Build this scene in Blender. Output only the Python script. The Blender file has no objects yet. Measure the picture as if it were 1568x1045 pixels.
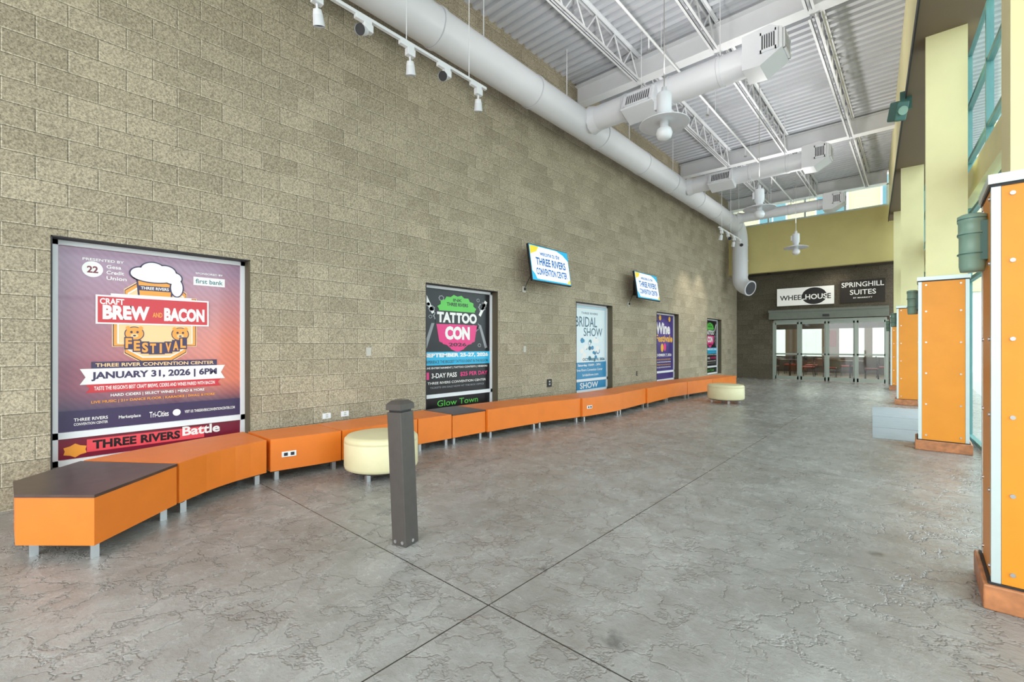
import bpy, bmesh, math, random
from mathutils import Matrix, Vector, Euler
random.seed(3)
S=bpy.context.scene
PI=math.pi
# ------------------------------------------------------------ helpers
def lin(c):
    return tuple(((v/255)/12.92 if v/255<=0.04045 else ((v/255+0.055)/1.055)**2.4) for v in c[:3])+(1.0,)
MC={}
def mat(name,rgb,rough=0.5,metal=0.0,noise=0.0,nscale=8.0,bump=0.0,bscale=60.0,emit=0.0,coat=0.0,spec=0.5):
    if name in MC: return MC[name]
    m=bpy.data.materials.new(name); m.use_nodes=True
    nt=m.node_tree; b=nt.nodes['Principled BSDF']
    b.inputs['Base Color'].default_value=lin(rgb); b.inputs['Roughness'].default_value=rough
    b.inputs['Metallic'].default_value=metal; b.inputs['Coat Weight'].default_value=coat
    b.inputs['Specular IOR Level'].default_value=spec
    if emit>0:
        b.inputs['Emission Color'].default_value=lin(rgb); b.inputs['Emission Strength'].default_value=emit
    g=nt.nodes.new('ShaderNodeNewGeometry')
    if noise>0:
        n=nt.nodes.new('ShaderNodeTexNoise'); n.inputs['Scale'].default_value=nscale; n.inputs['Detail'].default_value=5
        nt.links.new(g.outputs['Position'],n.inputs['Vector'])
        r=nt.nodes.new('ShaderNodeMapRange'); r.inputs[1].default_value=0.3; r.inputs[2].default_value=0.7
        r.inputs[3].default_value=1-noise; r.inputs[4].default_value=1+noise
        nt.links.new(n.outputs['Fac'],r.inputs[0])
        mx=nt.nodes.new('ShaderNodeVectorMath'); mx.operation='SCALE'
        mx.inputs[0].default_value=lin(rgb)[:3]; nt.links.new(r.outputs[0],mx.inputs['Scale'])
        nt.links.new(mx.outputs[0],b.inputs['Base Color'])
    if bump>0:
        n=nt.nodes.new('ShaderNodeTexNoise'); n.inputs['Scale'].default_value=bscale; n.inputs['Detail'].default_value=4
        nt.links.new(g.outputs['Position'],n.inputs['Vector'])
        bp=nt.nodes.new('ShaderNodeBump'); bp.inputs['Strength'].default_value=bump; bp.inputs['Distance'].default_value=0.01
        nt.links.new(n.outputs['Fac'],bp.inputs['Height']); nt.links.new(bp.outputs[0],b.inputs['Normal'])
    MC[name]=m; return m

class MB:
    def __init__(s,name): s.name=name; s.v=[]; s.f=[]; s.mi=[]; s.sm=[]; s.mats=[]
    def add(s,vs,fs,m,M=None,smooth=False):
        if m not in s.mats: s.mats.append(m)
        k=s.mats.index(m); o=len(s.v)
        for p in vs:
            p=Vector(p)
            if M is not None: p=M@p
            s.v.append(p)
        for f in fs:
            s.f.append([i+o for i in f]); s.mi.append(k); s.sm.append(smooth)
    def bm(s,bm,m,M=None,smooth=False):
        bm.verts.index_update()
        s.add([v.co.copy() for v in bm.verts],[[v.index for v in f.verts] for f in bm.faces],m,M,smooth); bm.free()
    def box(s,a,b,m,M=None,bev=0,seg=2):
        a,b=[min(x,y) for x,y in zip(a,b)],[max(x,y) for x,y in zip(a,b)]
        bm=bmesh.new(); bmesh.ops.create_cube(bm,size=1)
        for v in bm.verts: v.co=Vector([(a[i]+b[i])/2+v.co[i]*(b[i]-a[i]) for i in range(3)])
        if bev>0: bmesh.ops.bevel(bm,geom=bm.edges[:],offset=bev,segments=seg,affect='EDGES',profile=0.5)
        s.bm(bm,m,M,bev>0 and seg>2)
    def prism(s,poly,z0,z1,m,M=None,bev=0,seg=3):
        bm=bmesh.new(); n=len(poly)
        ar=sum(poly[i][0]*poly[(i+1)%n][1]-poly[(i+1)%n][0]*poly[i][1] for i in range(n))
        if ar<0: poly=poly[::-1]
        lo=[bm.verts.new((p[0],p[1],z0)) for p in poly]; hi=[bm.verts.new((p[0],p[1],z1)) for p in poly]
        bm.faces.new(lo[::-1]); bm.faces.new(hi)
        for i in range(n): bm.faces.new((lo[i],lo[(i+1)%n],hi[(i+1)%n],hi[i]))
        if bev>0:
            bm.edges.ensure_lookup_table()
            es=[e for e in bm.edges if len(e.link_faces)==2 and e.calc_face_angle()>0.3]
            bmesh.ops.bevel(bm,geom=es,offset=bev,segments=seg,affect='EDGES',profile=0.5)
        s.bm(bm,m,M,False)
    def cyl(s,p0,p1,r0,m,r1=None,n=20,caps=True,smooth=True,M=None):
        r1=r0 if r1 is None else r1
        p0=Vector(p0);p1=Vector(p1); d=(p1-p0).normalized()
        a=d.orthogonal().normalized(); b=d.cross(a)
        vs=[];
        for p,r in((p0,r0),(p1,r1)):
            for i in range(n):
                t=2*PI*i/n; vs.append(p+a*(math.cos(t)*r)+b*(math.sin(t)*r))
        fs=[[i,(i+1)%n,n+(i+1)%n,n+i] for i in range(n)]
        s.add(vs,fs,m,M,smooth)
        if caps:
            s.add(vs[:n],[list(range(n))[::-1]],m,M); s.add(vs[n:],[list(range(n))],m,M)
    def tube(s,pts,r,m,n=20,M=None,caps=True):
        pts=[Vector(p) for p in pts]; vs=[]; prev=None
        for i,p in enumerate(pts):
            if i==0:d=pts[1]-p
            elif i==len(pts)-1:d=p-pts[i-1]
            else:d=(pts[i+1]-p).normalized()+(p-pts[i-1]).normalized()
            d.normalize()
            if prev is None: a=d.orthogonal().normalized()
            else: a=(prev-d*prev.dot(d)).normalized()
            prev=a; b=d.cross(a)
            rr=r[i] if isinstance(r,(list,tuple)) else r
            for k in range(n):
                t=2*PI*k/n; vs.append(p+a*math.cos(t)*rr+b*math.sin(t)*rr)
        fs=[]
        for i in range(len(pts)-1):
            for k in range(n): fs.append([i*n+k,i*n+(k+1)%n,(i+1)*n+(k+1)%n,(i+1)*n+k])
        s.add(vs,fs,m,M,True)
        if caps:
            s.add(vs[:n],[list(range(n))[::-1]],m,M); s.add(vs[-n:],[list(range(n))],m,M)
    def lathe(s,prof,c,m,n=40,M=None):
        vs=[]
        for r,z in prof:
            for k in range(n):
                t=2*PI*k/n; vs.append((c[0]+r*math.cos(t),c[1]+r*math.sin(t),c[2]+z))
        fs=[]
        for i in range(len(prof)-1):
            for k in range(n): fs.append([i*n+k,i*n+(k+1)%n,(i+1)*n+(k+1)%n,(i+1)*n+k])
        s.add(vs,fs,m,M,True)
    def build(s,parent=None):
        me=bpy.data.meshes.new(s.name)
        lo=Vector([min(v[i] for v in s.v) for i in range(3)]); hi=Vector([max(v[i] for v in s.v) for i in range(3)])
        c=Vector(((lo.x+hi.x)/2,(lo.y+hi.y)/2,lo.z))
        me.from_pydata([v-c for v in s.v],[],s.f)
        for m in s.mats: me.materials.append(m)
        me.polygons.foreach_set('material_index',s.mi); me.polygons.foreach_set('use_smooth',s.sm)
        me.update()
        ob=bpy.data.objects.new(s.name,me); ob.location=c; S.collection.objects.link(ob)
        if parent: ob.parent=parent
        return ob

TC={}
def text_geo(body,bold=0.0):
    key=(body,bold)
    if key in TC: return TC[key]
    cu=bpy.data.curves.new('t','FONT'); cu.body=body; cu.offset=bold; cu.resolution_u=3
    ob=bpy.data.objects.new('t',cu); S.collection.objects.link(ob)
    bpy.context.view_layer.update()
    dg=bpy.context.evaluated_depsgraph_get()
    me=bpy.data.meshes.new_from_object(ob.evaluated_get(dg))
    vs=[v.co.copy() for v in me.vertices]; fs=[list(p.vertices) for p in me.polygons]
    bpy.data.objects.remove(ob); bpy.data.meshes.remove(me)
    x0=min(v.x for v in vs);x1=max(v.x for v in vs);y0=min(v.y for v in vs);y1=max(v.y for v in vs)
    vs=[((v.x-x0)/(x1-x0),(v.y-y0)/(y1-y0)) for v in vs]
    TC[key]=(vs,fs); return TC[key]
class Flat(MB):
    """flat artwork; M maps (a,b,layer) to world"""
    def __init__(s,name,M,step=0.0012): super().__init__(name); s.M=M; s.st=step
    def poly(s,pts,m,l):
        n=len(pts); ar=sum(pts[i][0]*pts[(i+1)%n][1]-pts[(i+1)%n][0]*pts[i][1] for i in range(n))
        if ar<0: pts=pts[::-1]
        s.add([(p[0],p[1],l*s.st) for p in pts],[list(range(n))],m,s.M)
    def rect(s,a0,b0,a1,b1,m,l): s.poly([(a0,b0),(a1,b0),(a1,b1),(a0,b1)],m,l)
    def ell(s,a,b,ra,rb,m,l,n=40,star=0):
        s.poly([(a+ra*(1+(star if i%2 else 0))*math.cos(2*PI*i/n),b+rb*(1+(star if i%2 else 0))*math.sin(2*PI*i/n)) for i in range(n)],m,l)
    def text(s,body,a0,b0,a1,b1,m,l,bold=0.015,keep=None):
        vs,fs=text_geo(body,bold)
        P=[(a0+v[0]*(a1-a0),b0+v[1]*(b1-b0),l*s.st) for v in vs]
        if keep: fs=[q for q in fs if keep(sum(P[i][0] for i in q)/len(q),sum(P[i][1] for i in q)/len(q))]
        s.add(P,fs,m,s.M)
def frameM(o,x,y,z):
    M=Matrix.Identity(4)
    for i,c in enumerate((x,y,z)):
        for j in range(3): M[j][i]=c[j]
    for j in range(3): M[j][3]=o[j]
    return M
def wallM(X,Y0): return frameM((X,Y0,0),(0,1,0),(0,0,1),(1,0,0))
def endM(Y,X0=0): return frameM((X0,Y,0),(1,0,0),(0,0,1),(0,-1,0))

# ------------------------------------------------------------ materials
def N(nt,t,**k):
    n=nt.nodes.new(t)
    for a,b in k.items(): setattr(n,a,b)
    return n
def cmu(name,axis,shade_mul=1.0):
    m=bpy.data.materials.new(name); m.use_nodes=True; nt=m.node_tree; L=nt.links; b=nt.nodes['Principled BSDF']
    g=N(nt,'ShaderNodeNewGeometry'); sp=N(nt,'ShaderNodeSeparateXYZ'); L.new(g.outputs['Position'],sp.inputs[0])
    cb=N(nt,'ShaderNodeCombineXYZ'); L.new(sp.outputs[axis],cb.inputs[0]); L.new(sp.outputs[2],cb.inputs[1])
    bk=N(nt,'ShaderNodeTexBrick'); L.new(cb.outputs[0],bk.inputs['Vector'])
    bk.inputs['Scale'].default_value=1; bk.inputs['Brick Width'].default_value=0.4064; bk.inputs['Row Height'].default_value=0.2032
    bk.inputs['Mortar Size'].default_value=0.0055; bk.inputs['Mortar Smooth'].default_value=0.3; bk.offset=0.5
    def sc(c): return tuple(v*shade_mul for v in lin(c)[:3])+(1,)
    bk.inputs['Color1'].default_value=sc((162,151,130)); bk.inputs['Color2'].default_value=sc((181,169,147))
    bk.inputs['Mortar'].default_value=sc((200,190,168))
    n1=N(nt,'ShaderNodeTexNoise'); n1.inputs['Scale'].default_value=62; n1.inputs['Detail'].default_value=6; n1.inputs['Roughness'].default_value=.75
    L.new(g.outputs['Position'],n1.inputs['Vector'])
    r1=N(nt,'ShaderNodeMapRange'); r1.inputs[1].default_value=.34; r1.inputs[2].default_value=.66; r1.inputs[3].default_value=.45; r1.inputs[4].default_value=1.48
    L.new(n1.outputs['Fac'],r1.inputs[0])
    n2=N(nt,'ShaderNodeTexNoise'); n2.inputs['Scale'].default_value=1.3; n2.inputs['Detail'].default_value=4
    L.new(g.outputs['Position'],n2.inputs['Vector'])
    r2=N(nt,'ShaderNodeMapRange'); r2.inputs[1].default_value=.3; r2.inputs[2].default_value=.7; r2.inputs[3].default_value=.94; r2.inputs[4].default_value=1.06
    L.new(n2.outputs['Fac'],r2.inputs[0])
    mu=N(nt,'ShaderNodeMath',operation='MULTIPLY'); L.new(r1.outputs[0],mu.inputs[0]); L.new(r2.outputs[0],mu.inputs[1])
    bk2=N(nt,'ShaderNodeTexBrick'); of=N(nt,'ShaderNodeVectorMath',operation='ADD'); of.inputs[1].default_value=(.006,.007,0); L.new(cb.outputs[0],of.inputs[0]); L.new(of.outputs[0],bk2.inputs['Vector'])
    for k_,v_ in (('Scale',1),('Brick Width',.4064),('Row Height',.2032),('Mortar Size',.0045),('Mortar Smooth',.3)): bk2.inputs[k_].default_value=v_
    bk2.offset=.5
    dk=N(nt,'ShaderNodeMapRange'); dk.inputs[3].default_value=1; dk.inputs[4].default_value=.48; L.new(bk2.outputs['Fac'],dk.inputs[0])
    mu2=N(nt,'ShaderNodeMath',operation='MULTIPLY'); L.new(mu.outputs[0],mu2.inputs[0]); L.new(dk.outputs[0],mu2.inputs[1])
    vm=N(nt,'ShaderNodeVectorMath',operation='SCALE'); L.new(bk.outputs['Color'],vm.inputs[0]); L.new(mu2.outputs[0],vm.inputs['Scale'])
    L.new(vm.outputs[0],b.inputs['Base Color']); b.inputs['Roughness'].default_value=.95; b.inputs['Specular IOR Level'].default_value=.15
    h=N(nt,'ShaderNodeMath',operation='MULTIPLY_ADD'); L.new(bk2.outputs['Fac'],h.inputs[0]); h.inputs[1].default_value=-1.0; L.new(n1.outputs['Fac'],h.inputs[2])
    bp=N(nt,'ShaderNodeBump'); bp.inputs['Strength'].default_value=.6; bp.inputs['Distance'].default_value=.012
    L.new(h.outputs[0],bp.inputs['Height']); L.new(bp.outputs[0],b.inputs['Normal'])
    return m
CMU=cmu('split_face_block',1); CMUX=cmu('block_with_baked_shade',0,.32)  # end wall is the same block, with its shadow darkened into the colour

def floor_mat():
    m=bpy.data.materials.new('stamped_concrete'); m.use_nodes=True; nt=m.node_tree; L=nt.links; b=nt.nodes['Principled BSDF']
    g=N(nt,'ShaderNodeNewGeometry'); sp=N(nt,'ShaderNodeSeparateXYZ'); L.new(g.outputs['Position'],sp.inputs[0])
    def noise(s,d=5,r=.55,dist=0):
        n=N(nt,'ShaderNodeTexNoise'); n.inputs['Scale'].default_value=s; n.inputs['Detail'].default_value=d; n.inputs['Roughness'].default_value=r
        n.inputs['Distortion'].default_value=dist
        L.new(g.outputs['Position'],n.inputs['Vector']); return n
    n1=noise(.8,6,.6,.2); n2=noise(4.5,8,.68,.1)
    cr=N(nt,'ShaderNodeValToRGB'); e=cr.color_ramp.elements
    e[0].position=.34; e[0].color=lin((131,126,120)); e[1].position=.66; e[1].color=lin((170,168,165))
    x=e.new(.5); x.color=lin((151,148,144))
    mixf=N(nt,'ShaderNodeMath',operation='MULTIPLY_ADD'); L.new(n2.outputs['Fac'],mixf.inputs[0]); mixf.inputs[1].default_value=.4
    hf=N(nt,'ShaderNodeMath',operation='MULTIPLY'); L.new(n1.outputs['Fac'],hf.inputs[0]); hf.inputs[1].default_value=.6
    L.new(hf.outputs[0],mixf.inputs[2]); L.new(mixf.outputs[0],cr.inputs[0])
    nw=noise(2.4,5,.65); wv=N(nt,'ShaderNodeVectorMath',operation='SCALE'); L.new(nw.outputs['Color'],wv.inputs[0]); wv.inputs['Scale'].default_value=.7
    ad=N(nt,'ShaderNodeVectorMath',operation='ADD'); L.new(g.outputs['Position'],ad.inputs[0]); L.new(wv.outputs[0],ad.inputs[1])
    ve=N(nt,'ShaderNodeTexVoronoi'); ve.feature='DISTANCE_TO_EDGE'; ve.inputs['Scale'].default_value=4.0; L.new(ad.outputs[0],ve.inputs['Vector'])
    vo=N(nt,'ShaderNodeTexVoronoi'); vo.feature='F1'; vo.inputs['Scale'].default_value=4.0; L.new(ad.outputs[0],vo.inputs['Vector'])
    sv=N(nt,'ShaderNodeSeparateXYZ'); L.new(vo.outputs['Color'],sv.inputs[0])
    rd=N(nt,'ShaderNodeMapRange'); rd.inputs[1].default_value=0; rd.inputs[2].default_value=.06; L.new(ve.outputs['Distance'],rd.inputs[0])
    n5=noise(2.1,4); rm=N(nt,'ShaderNodeMapRange'); rm.inputs[1].default_value=.38; rm.inputs[2].default_value=.5; L.new(n5.outputs['Fac'],rm.inputs[0])
    mk=N(nt,'ShaderNodeMix',data_type='FLOAT'); L.new(rm.outputs[0],mk.inputs[0]); mk.inputs[2].default_value=1.0; L.new(rd.outputs[0],mk.inputs[3])
    def joint(out,off,per):
        a=N(nt,'ShaderNodeMath',operation='SUBTRACT'); L.new(out,a.inputs[0]); a.inputs[1].default_value=off-per/2
        mo=N(nt,'ShaderNodeMath',operation='FLOORED_MODULO'); L.new(a.outputs[0],mo.inputs[0]); mo.inputs[1].default_value=per
        s_=N(nt,'ShaderNodeMath',operation='SUBTRACT'); L.new(mo.outputs[0],s_.inputs[0]); s_.inputs[1].default_value=per/2
        aa=N(nt,'ShaderNodeMath',operation='ABSOLUTE'); L.new(s_.outputs[0],aa.inputs[0])
        lt=N(nt,'ShaderNodeMath',operation='LESS_THAN'); L.new(aa.outputs[0],lt.inputs[0]); lt.inputs[1].default_value=.004
        return lt
    j1=joint(sp.outputs[1],1.74,4.2); j2=joint(sp.outputs[0],-1.72,3.9)
    jm=N(nt,'ShaderNodeMath',operation='MAXIMUM'); L.new(j1.outputs[0],jm.inputs[0]); L.new(j2.outputs[0],jm.inputs[1])
    rr=N(nt,'ShaderNodeMapRange'); rr.inputs[3].default_value=.86; rr.inputs[4].default_value=1.0; L.new(mk.outputs[0],rr.inputs[0])
    pl=N(nt,'ShaderNodeMapRange'); pl.inputs[3].default_value=.95; pl.inputs[4].default_value=1.05; L.new(sv.outputs[1],pl.inputs[0])
    rp=N(nt,'ShaderNodeMath',operation='MULTIPLY'); L.new(rr.outputs[0],rp.inputs[0]); L.new(pl.outputs[0],rp.inputs[1])
    vm=N(nt,'ShaderNodeVectorMath',operation='SCALE'); L.new(cr.outputs[0],vm.inputs[0]); L.new(rp.outputs[0],vm.inputs['Scale'])
    def stain(x0,y0,r):
        c=N(nt,'ShaderNodeCombineXYZ'); c.inputs[0].default_value=x0; c.inputs[1].default_value=y0
        n=noise(12,4); ds=N(nt,'ShaderNodeVectorMath',operation='DISTANCE'); L.new(g.outputs['Position'],ds.inputs[0]); L.new(c.outputs[0],ds.inputs[1])
        a=N(nt,'ShaderNodeMath',operation='MULTIPLY_ADD'); L.new(n.outputs['Fac'],a.inputs[0]); a.inputs[1].default_value=r*2.4; L.new(ds.outputs['Value'],a.inputs[2])
        q=N(nt,'ShaderNodeMapRange'); q.inputs[1].default_value=r*1.3; q.inputs[2].default_value=r*2.2; q.inputs[3].default_value=.5; q.inputs[4].default_value=1; L.new(a.outputs[0],q.inputs[0]); return q
    last=vm
    for a in ((-1.06,1.93,.09),(-1.75,2.25,.04),(-.2,3.9,.06)):
        q=stain(*a); v2=N(nt,'ShaderNodeVectorMath',operation='SCALE'); L.new(last.outputs[0],v2.inputs[0]); L.new(q.outputs[0],v2.inputs['Scale']); last=v2
    mx=N(nt,'ShaderNodeMix',data_type='RGBA'); L.new(jm.outputs[0],mx.inputs[0]); L.new(last.outputs[0],mx.inputs[6]); mx.inputs[7].default_value=lin((58,54,50))
    L.new(mx.outputs[2],b.inputs['Base Color'])
    ro=N(nt,'ShaderNodeMapRange'); ro.inputs[1].default_value=.35; ro.inputs[2].default_value=.65; ro.inputs[3].default_value=.17; ro.inputs[4].default_value=.32
    L.new(n2.outputs['Fac'],ro.inputs[0]); L.new(ro.outputs[0],b.inputs['Roughness'])
    h=N(nt,'ShaderNodeMath',operation='MULTIPLY_ADD'); L.new(n2.outputs['Fac'],h.inputs[0]); h.inputs[1].default_value=3.0; L.new(mk.outputs[0],h.inputs[2])
    h2=N(nt,'ShaderNodeMath',operation='MULTIPLY_ADD'); L.new(sv.outputs[0],h2.inputs[0]); h2.inputs[1].default_value=.35; L.new(h.outputs[0],h2.inputs[2])
    bp=N(nt,'ShaderNodeBump'); bp.inputs['Strength'].default_value=.5; bp.inputs['Distance'].default_value=.012
    L.new(h2.outputs[0],bp.inputs['Height']); L.new(bp.outputs[0],b.inputs['Normal'])
    return m
FLOOR=floor_mat()
def glass_mat(name,tint):
    m=bpy.data.materials.new(name); m.use_nodes=True; nt=m.node_tree; nt.nodes.clear()
    o=N(nt,'ShaderNodeOutputMaterial'); t=N(nt,'ShaderNodeBsdfTransparent'); t.inputs[0].default_value=lin(tint)
    gl=N(nt,'ShaderNodeBsdfGlossy'); gl.inputs['Roughness'].default_value=.03
    mx=N(nt,'ShaderNodeMixShader'); mx.inputs[0].default_value=.06; nt.links.new(t.outputs[0],mx.inputs[1]); nt.links.new(gl.outputs[0],mx.inputs[2])
    nt.links.new(mx.outputs[0],o.inputs[0]); return m
GLASS=glass_mat('window_glass',(238,248,249)); GLASSD=glass_mat('door_glass',(222,230,226))

WHITE=mat('white_painted_steel',(230,231,235),.5,noise=.02,nscale=3)
DUCT=mat('white_duct_paint',(220,221,227),.42,noise=.02,nscale=2)
SEAM=mat('duct_seam',(186,187,195),.5)
DECK=mat('white_roof_deck',(200,202,209),.6,noise=.03,nscale=2)
DARKG=mat('dark_louvre',(70,70,75),.6)
YEL=mat('cream_yellow_paint',(232,222,170),.6,noise=.03,nscale=3,bump=.08,bscale=120)
YEL2=mat('ochre_yellow_paint',(208,193,130),.65,noise=.04,nscale=2)
BROWN=mat('brown_soffit',(118,100,80),.7)
ORV=mat('orange_vinyl',(230,122,36),.38,noise=.04,nscale=5,bump=.12,bscale=220)
ORP=mat('orange_column_panel',(234,146,34),.4,noise=.04,nscale=4)
SKIRT=mat('wood_base',(184,120,78),.4,noise=.3,nscale=14)
TRIM=mat('pale_aluminium_trim',(205,216,214),.35,metal=.3,noise=.02)
TEAL=mat('teal_mullion',(92,140,138),.45,noise=.04)
TEALD=mat('dark_teal_metal',(62,104,96),.45)
SCON=mat('sage_green_metal',(132,164,148),.4,noise=.05)
CHROME=mat('brushed_steel',(200,200,202),.28,metal=.9,noise=.03)
WOODT=mat('dark_walnut_laminate',(76,56,50),.3,noise=.25,nscale=10)
CREAM=mat('cream_vinyl',(222,213,172),.4,noise=.03,nscale=6,bump=.1,bscale=200)
BOLL=mat('bronze_bollard_paint',(76,70,66),.42,noise=.08,nscale=20)
BLACK=mat('black_plastic',(22,22,24),.4)
BLK2=mat('near_black',(38,36,38),.6)
PLATE=mat('outlet_plate',(190,186,176),.4)
VINYL=mat('white_window_vinyl',(234,235,238),.4)
REVEAL=mat('dark_reveal',(92,84,66),.8)
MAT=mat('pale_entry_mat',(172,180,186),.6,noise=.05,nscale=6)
GROUND=mat('exterior_concrete',(190,188,182),.9,noise=.06)
SAGE=mat('grey_green_metal',(112,118,108),.45,noise=.05)
DARKC=mat('dark_soffit',(72,66,56),.8)

# ------------------------------------------------------------ room geometry constants
WX=-5.72; ZC=7.2; YB=-4.0; YE=20.75
wy=[(0.29,1.90),(4.40,6.03),(8.58,10.21),(12.80,14.45),(17.10,18.70)]
WZ0,WZ1=0.28,2.37
w=MB('wall_left'); t=.3
ys=[YB]
for a,b_ in wy: ys+= [a,b_]
ys.append(YE+.3)
for i in range(0,len(ys),2): w.box((WX-t,ys[i],0),(WX,ys[i+1],ZC+.1),CMU)
for a,b_ in wy:
    w.box((WX-t,a,WZ1),(WX,b_,ZC+.1),CMU); w.box((WX-t,a,0),(WX,b_,WZ0),CMU)
w.build()
for i,(a,b_) in enumerate(wy):
    m=MB('window_%d'%(i+1)); X=WX-.16; f=.055
    m.box((X-.1,a,WZ0),(X-.02,b_,WZ1),REVEAL)
    m.box((X-.02,a,WZ0),(X+.03,a+f,WZ1),VINYL); m.box((X-.02,b_-f,WZ0),(X+.03,b_,WZ1),VINYL)
    m.box((X-.02,a,WZ1-f),(X+.03,b_,WZ1),VINYL); m.box((X-.02,a,WZ0),(X+.03,b_,WZ0+f),VINYL)
    m.box((X-.02,a,.53),(X+.03,b_,.59),VINYL)
    m.box((X+.03,a-.0,WZ1-.012),(WX+.004,b_,WZ1),BLK2); m.box((X+.03,b_-.012,WZ0),(WX+.004,b_,WZ1),REVEAL); m.box((X+.03,a,WZ0),(WX+.004,a+.012,WZ1),BLK2)
    m.build()

m=MB('floor'); m.box((WX-.3,YB,-.12),(1.3,YE+.25,0),FLOOR); m.build()
m=MB('exterior_ground'); m.box((-30,-40,-.2),(60,60,-.125),GROUND); m.build()

# ceiling deck (ribbed)
m=MB('ceiling'); per=.2; y=YB; pr=[]
while y<19.75:
    pr+=[(y,ZC),(y+.09,ZC),(y+.11,ZC+.06),(y+.18,ZC+.06)]; y+=per
pr.append((y,ZC))
vs=[(WX-.3,p[0],p[1]) for p in pr]+[(1.5,p[0],p[1]) for p in pr]; n=len(pr)
m.add(vs,[[i,i+1,n+i+1,n+i] for i in range(n-1)],DECK)
m.box((WX-.3,YB,ZC+.065),(1.5,y,ZC+.13),DECK)
m.build()

def ibeam(name,p0,p1,h,wd,mt):
    m=MB(name); 
    x0,y0,z0=p0; x1=p1[0]
    m.box((x0,y0-wd/2,z0),(x1,y0+wd/2,z0+.02),mt); m.box((x0,y0-wd/2,z0+h-.02),(x1,y0+wd/2,z0+h),mt)
    m.box((x0,y0-.012,z0+.02),(x1,y0+.012,z0+h-.02),mt)
    return m.build()
BY=[-3.6,2.6,8.65,14.6,19.55]
for yb in BY: ibeam('ceiling_beam',(WX,yb,6.76),(-.1 if yb<15 else -.75,yb,6.76),.42,.24,WHITE)
for xj in (-4.2,-2.72,-1.27):
    for k in range(4):
        y0=BY[k]+.12; y1=BY[k+1]-.12
        m=MB('bar_joist')
        for sx in (-1,1):
            xa=xj+sx*.022
            m.box((xa,y0,6.70),(xa+sx*.045,y1,6.708),WHITE); m.box((xa,y0,6.70),(xa+sx*.007,y1,6.745),WHITE)
            m.box((xa,y0,7.185),(xa+sx*.05,y1,7.195),WHITE); m.box((xa,y0,7.14),(xa+sx*.007,y1,7.19),WHITE)
        nseg=2*int((y1-y0)/.6); st=(y1-y0)/nseg
        for i in range(nseg):
            za,zb=(6.72,7.16) if i%2==0 else (7.16,6.72)
            m.cyl((xj,y0+i*st,za),(xj,y0+(i+1)*st,zb),.016,WHITE,n=6,caps=False)
        m.build()
m=MB('sprinkler_pipe')
m.cyl((-3.4,YB+.2,6.62),(-3.4,19.3,6.62),.022,WHITE,n=10)
for yy in [1.5+2.9*i for i in range(7)]:
    m.cyl((-3.4,yy,6.62),(-3.4,yy,6.4),.012,WHITE,n=8); m.cyl((-3.4,yy,6.4),(-3.4,yy,6.375),.035,CHROME,n=12)
    m.cyl((-3.4,yy+.5,6.62),(-3.4,yy+.5,7.21),.006,WHITE,n=6)
m.build()
m=MB('conduit_pipe')
m.cyl((WX+.12,YB+.2,6.55),(WX+.12,19.3,6.55),.02,mat('conduit_grey',(170,160,140),.5),n=10)
for yy in [1+2*i for i in range(10)]: m.box((WX+.0,yy,6.52),(WX+.15,yy+.03,6.58),WHITE)
m.build()

# ------------------------------------------------------------ main duct
R=.275; PX=-5.15; PZ=5.93
m=MB('air_duct'); hg=MB('duct_hanger_rods')
YV=18.5
pts=[(PX,YB+.1,PZ),(PX,YV,PZ)]
cx=.6
for i in range(1,9):
    a=PI/2*i/8; pts.append((PX,YV+cx*math.sin(a),PZ-cx*(1-math.cos(a))))
pts.append((PX,YV+cx,4.0))
for i in range(1,8):
    a=math.radians(75)*i/7; pts.append((PX+.45*(1-math.cos(a)),YV+cx-.2*(1-math.cos(a)),4.0-.45*math.sin(a)))
m.tube(pts,R,DUCT,n=32)
for yy in [-2.5,-.3,1.9,4.1,6.3,8.6,10.6,12.4,14.4,16.0,17.3,18.45]:
    m.cyl((PX,yy,PZ),(PX,yy+.07,PZ),R+.012,DUCT,n=32); m.cyl((PX,yy-.012,PZ),(PX,yy+.0,PZ),R+.005,SEAM,n=32)
for zz in (5.2,4.6,4.05): m.cyl((PX,YV+cx,zz),(PX,YV+cx,zz+.06),R+.012,DUCT,n=32)
def up(x,y,z,r=.006,top=ZC+.01): hg.cyl((x,y,z),(x,y,top),r,WHITE,n=6)
for yy in (.5,2.8,5.1,7.4,10,12.6,15.2):
    up(PX,yy,PZ+R-.005,.01)
e=Vector(pts[-1]); dd=(Vector(pts[-1])-Vector(pts[-2])).normalized()
m.cyl(e,e+dd*.1,R+.015,DUCT,n=32); m.cyl(e+dd*.095,e+dd*.105,R-.03,DARKG,n=32)
def louvre(m,c,u,v,nrm,wd,ht,ns=9):
    u=Vector(u).normalized(); v=Vector(v).normalized(); nrm=Vector(nrm).normalized()
    M=frameM(c,u,v,nrm)
    m.box((-wd/2,-ht/2,-.02),(wd/2,ht/2,.0),DARKG,M)
    for s_ in (-1,1):
        m.box((s_*wd/2-.02,-ht/2-.02,-.02),(s_*wd/2+.02,ht/2+.02,.02),DUCT,M)
        m.box((-wd/2,s_*ht/2-.02,-.02),(wd/2,s_*ht/2+.02,.02),DUCT,M)
    for i in range(ns):
        x=-wd/2+wd*(i+.5)/ns
        m.box((x-.006,-ht/2,0),(x+.006,ht/2,.012),DUCT,M)
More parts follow.
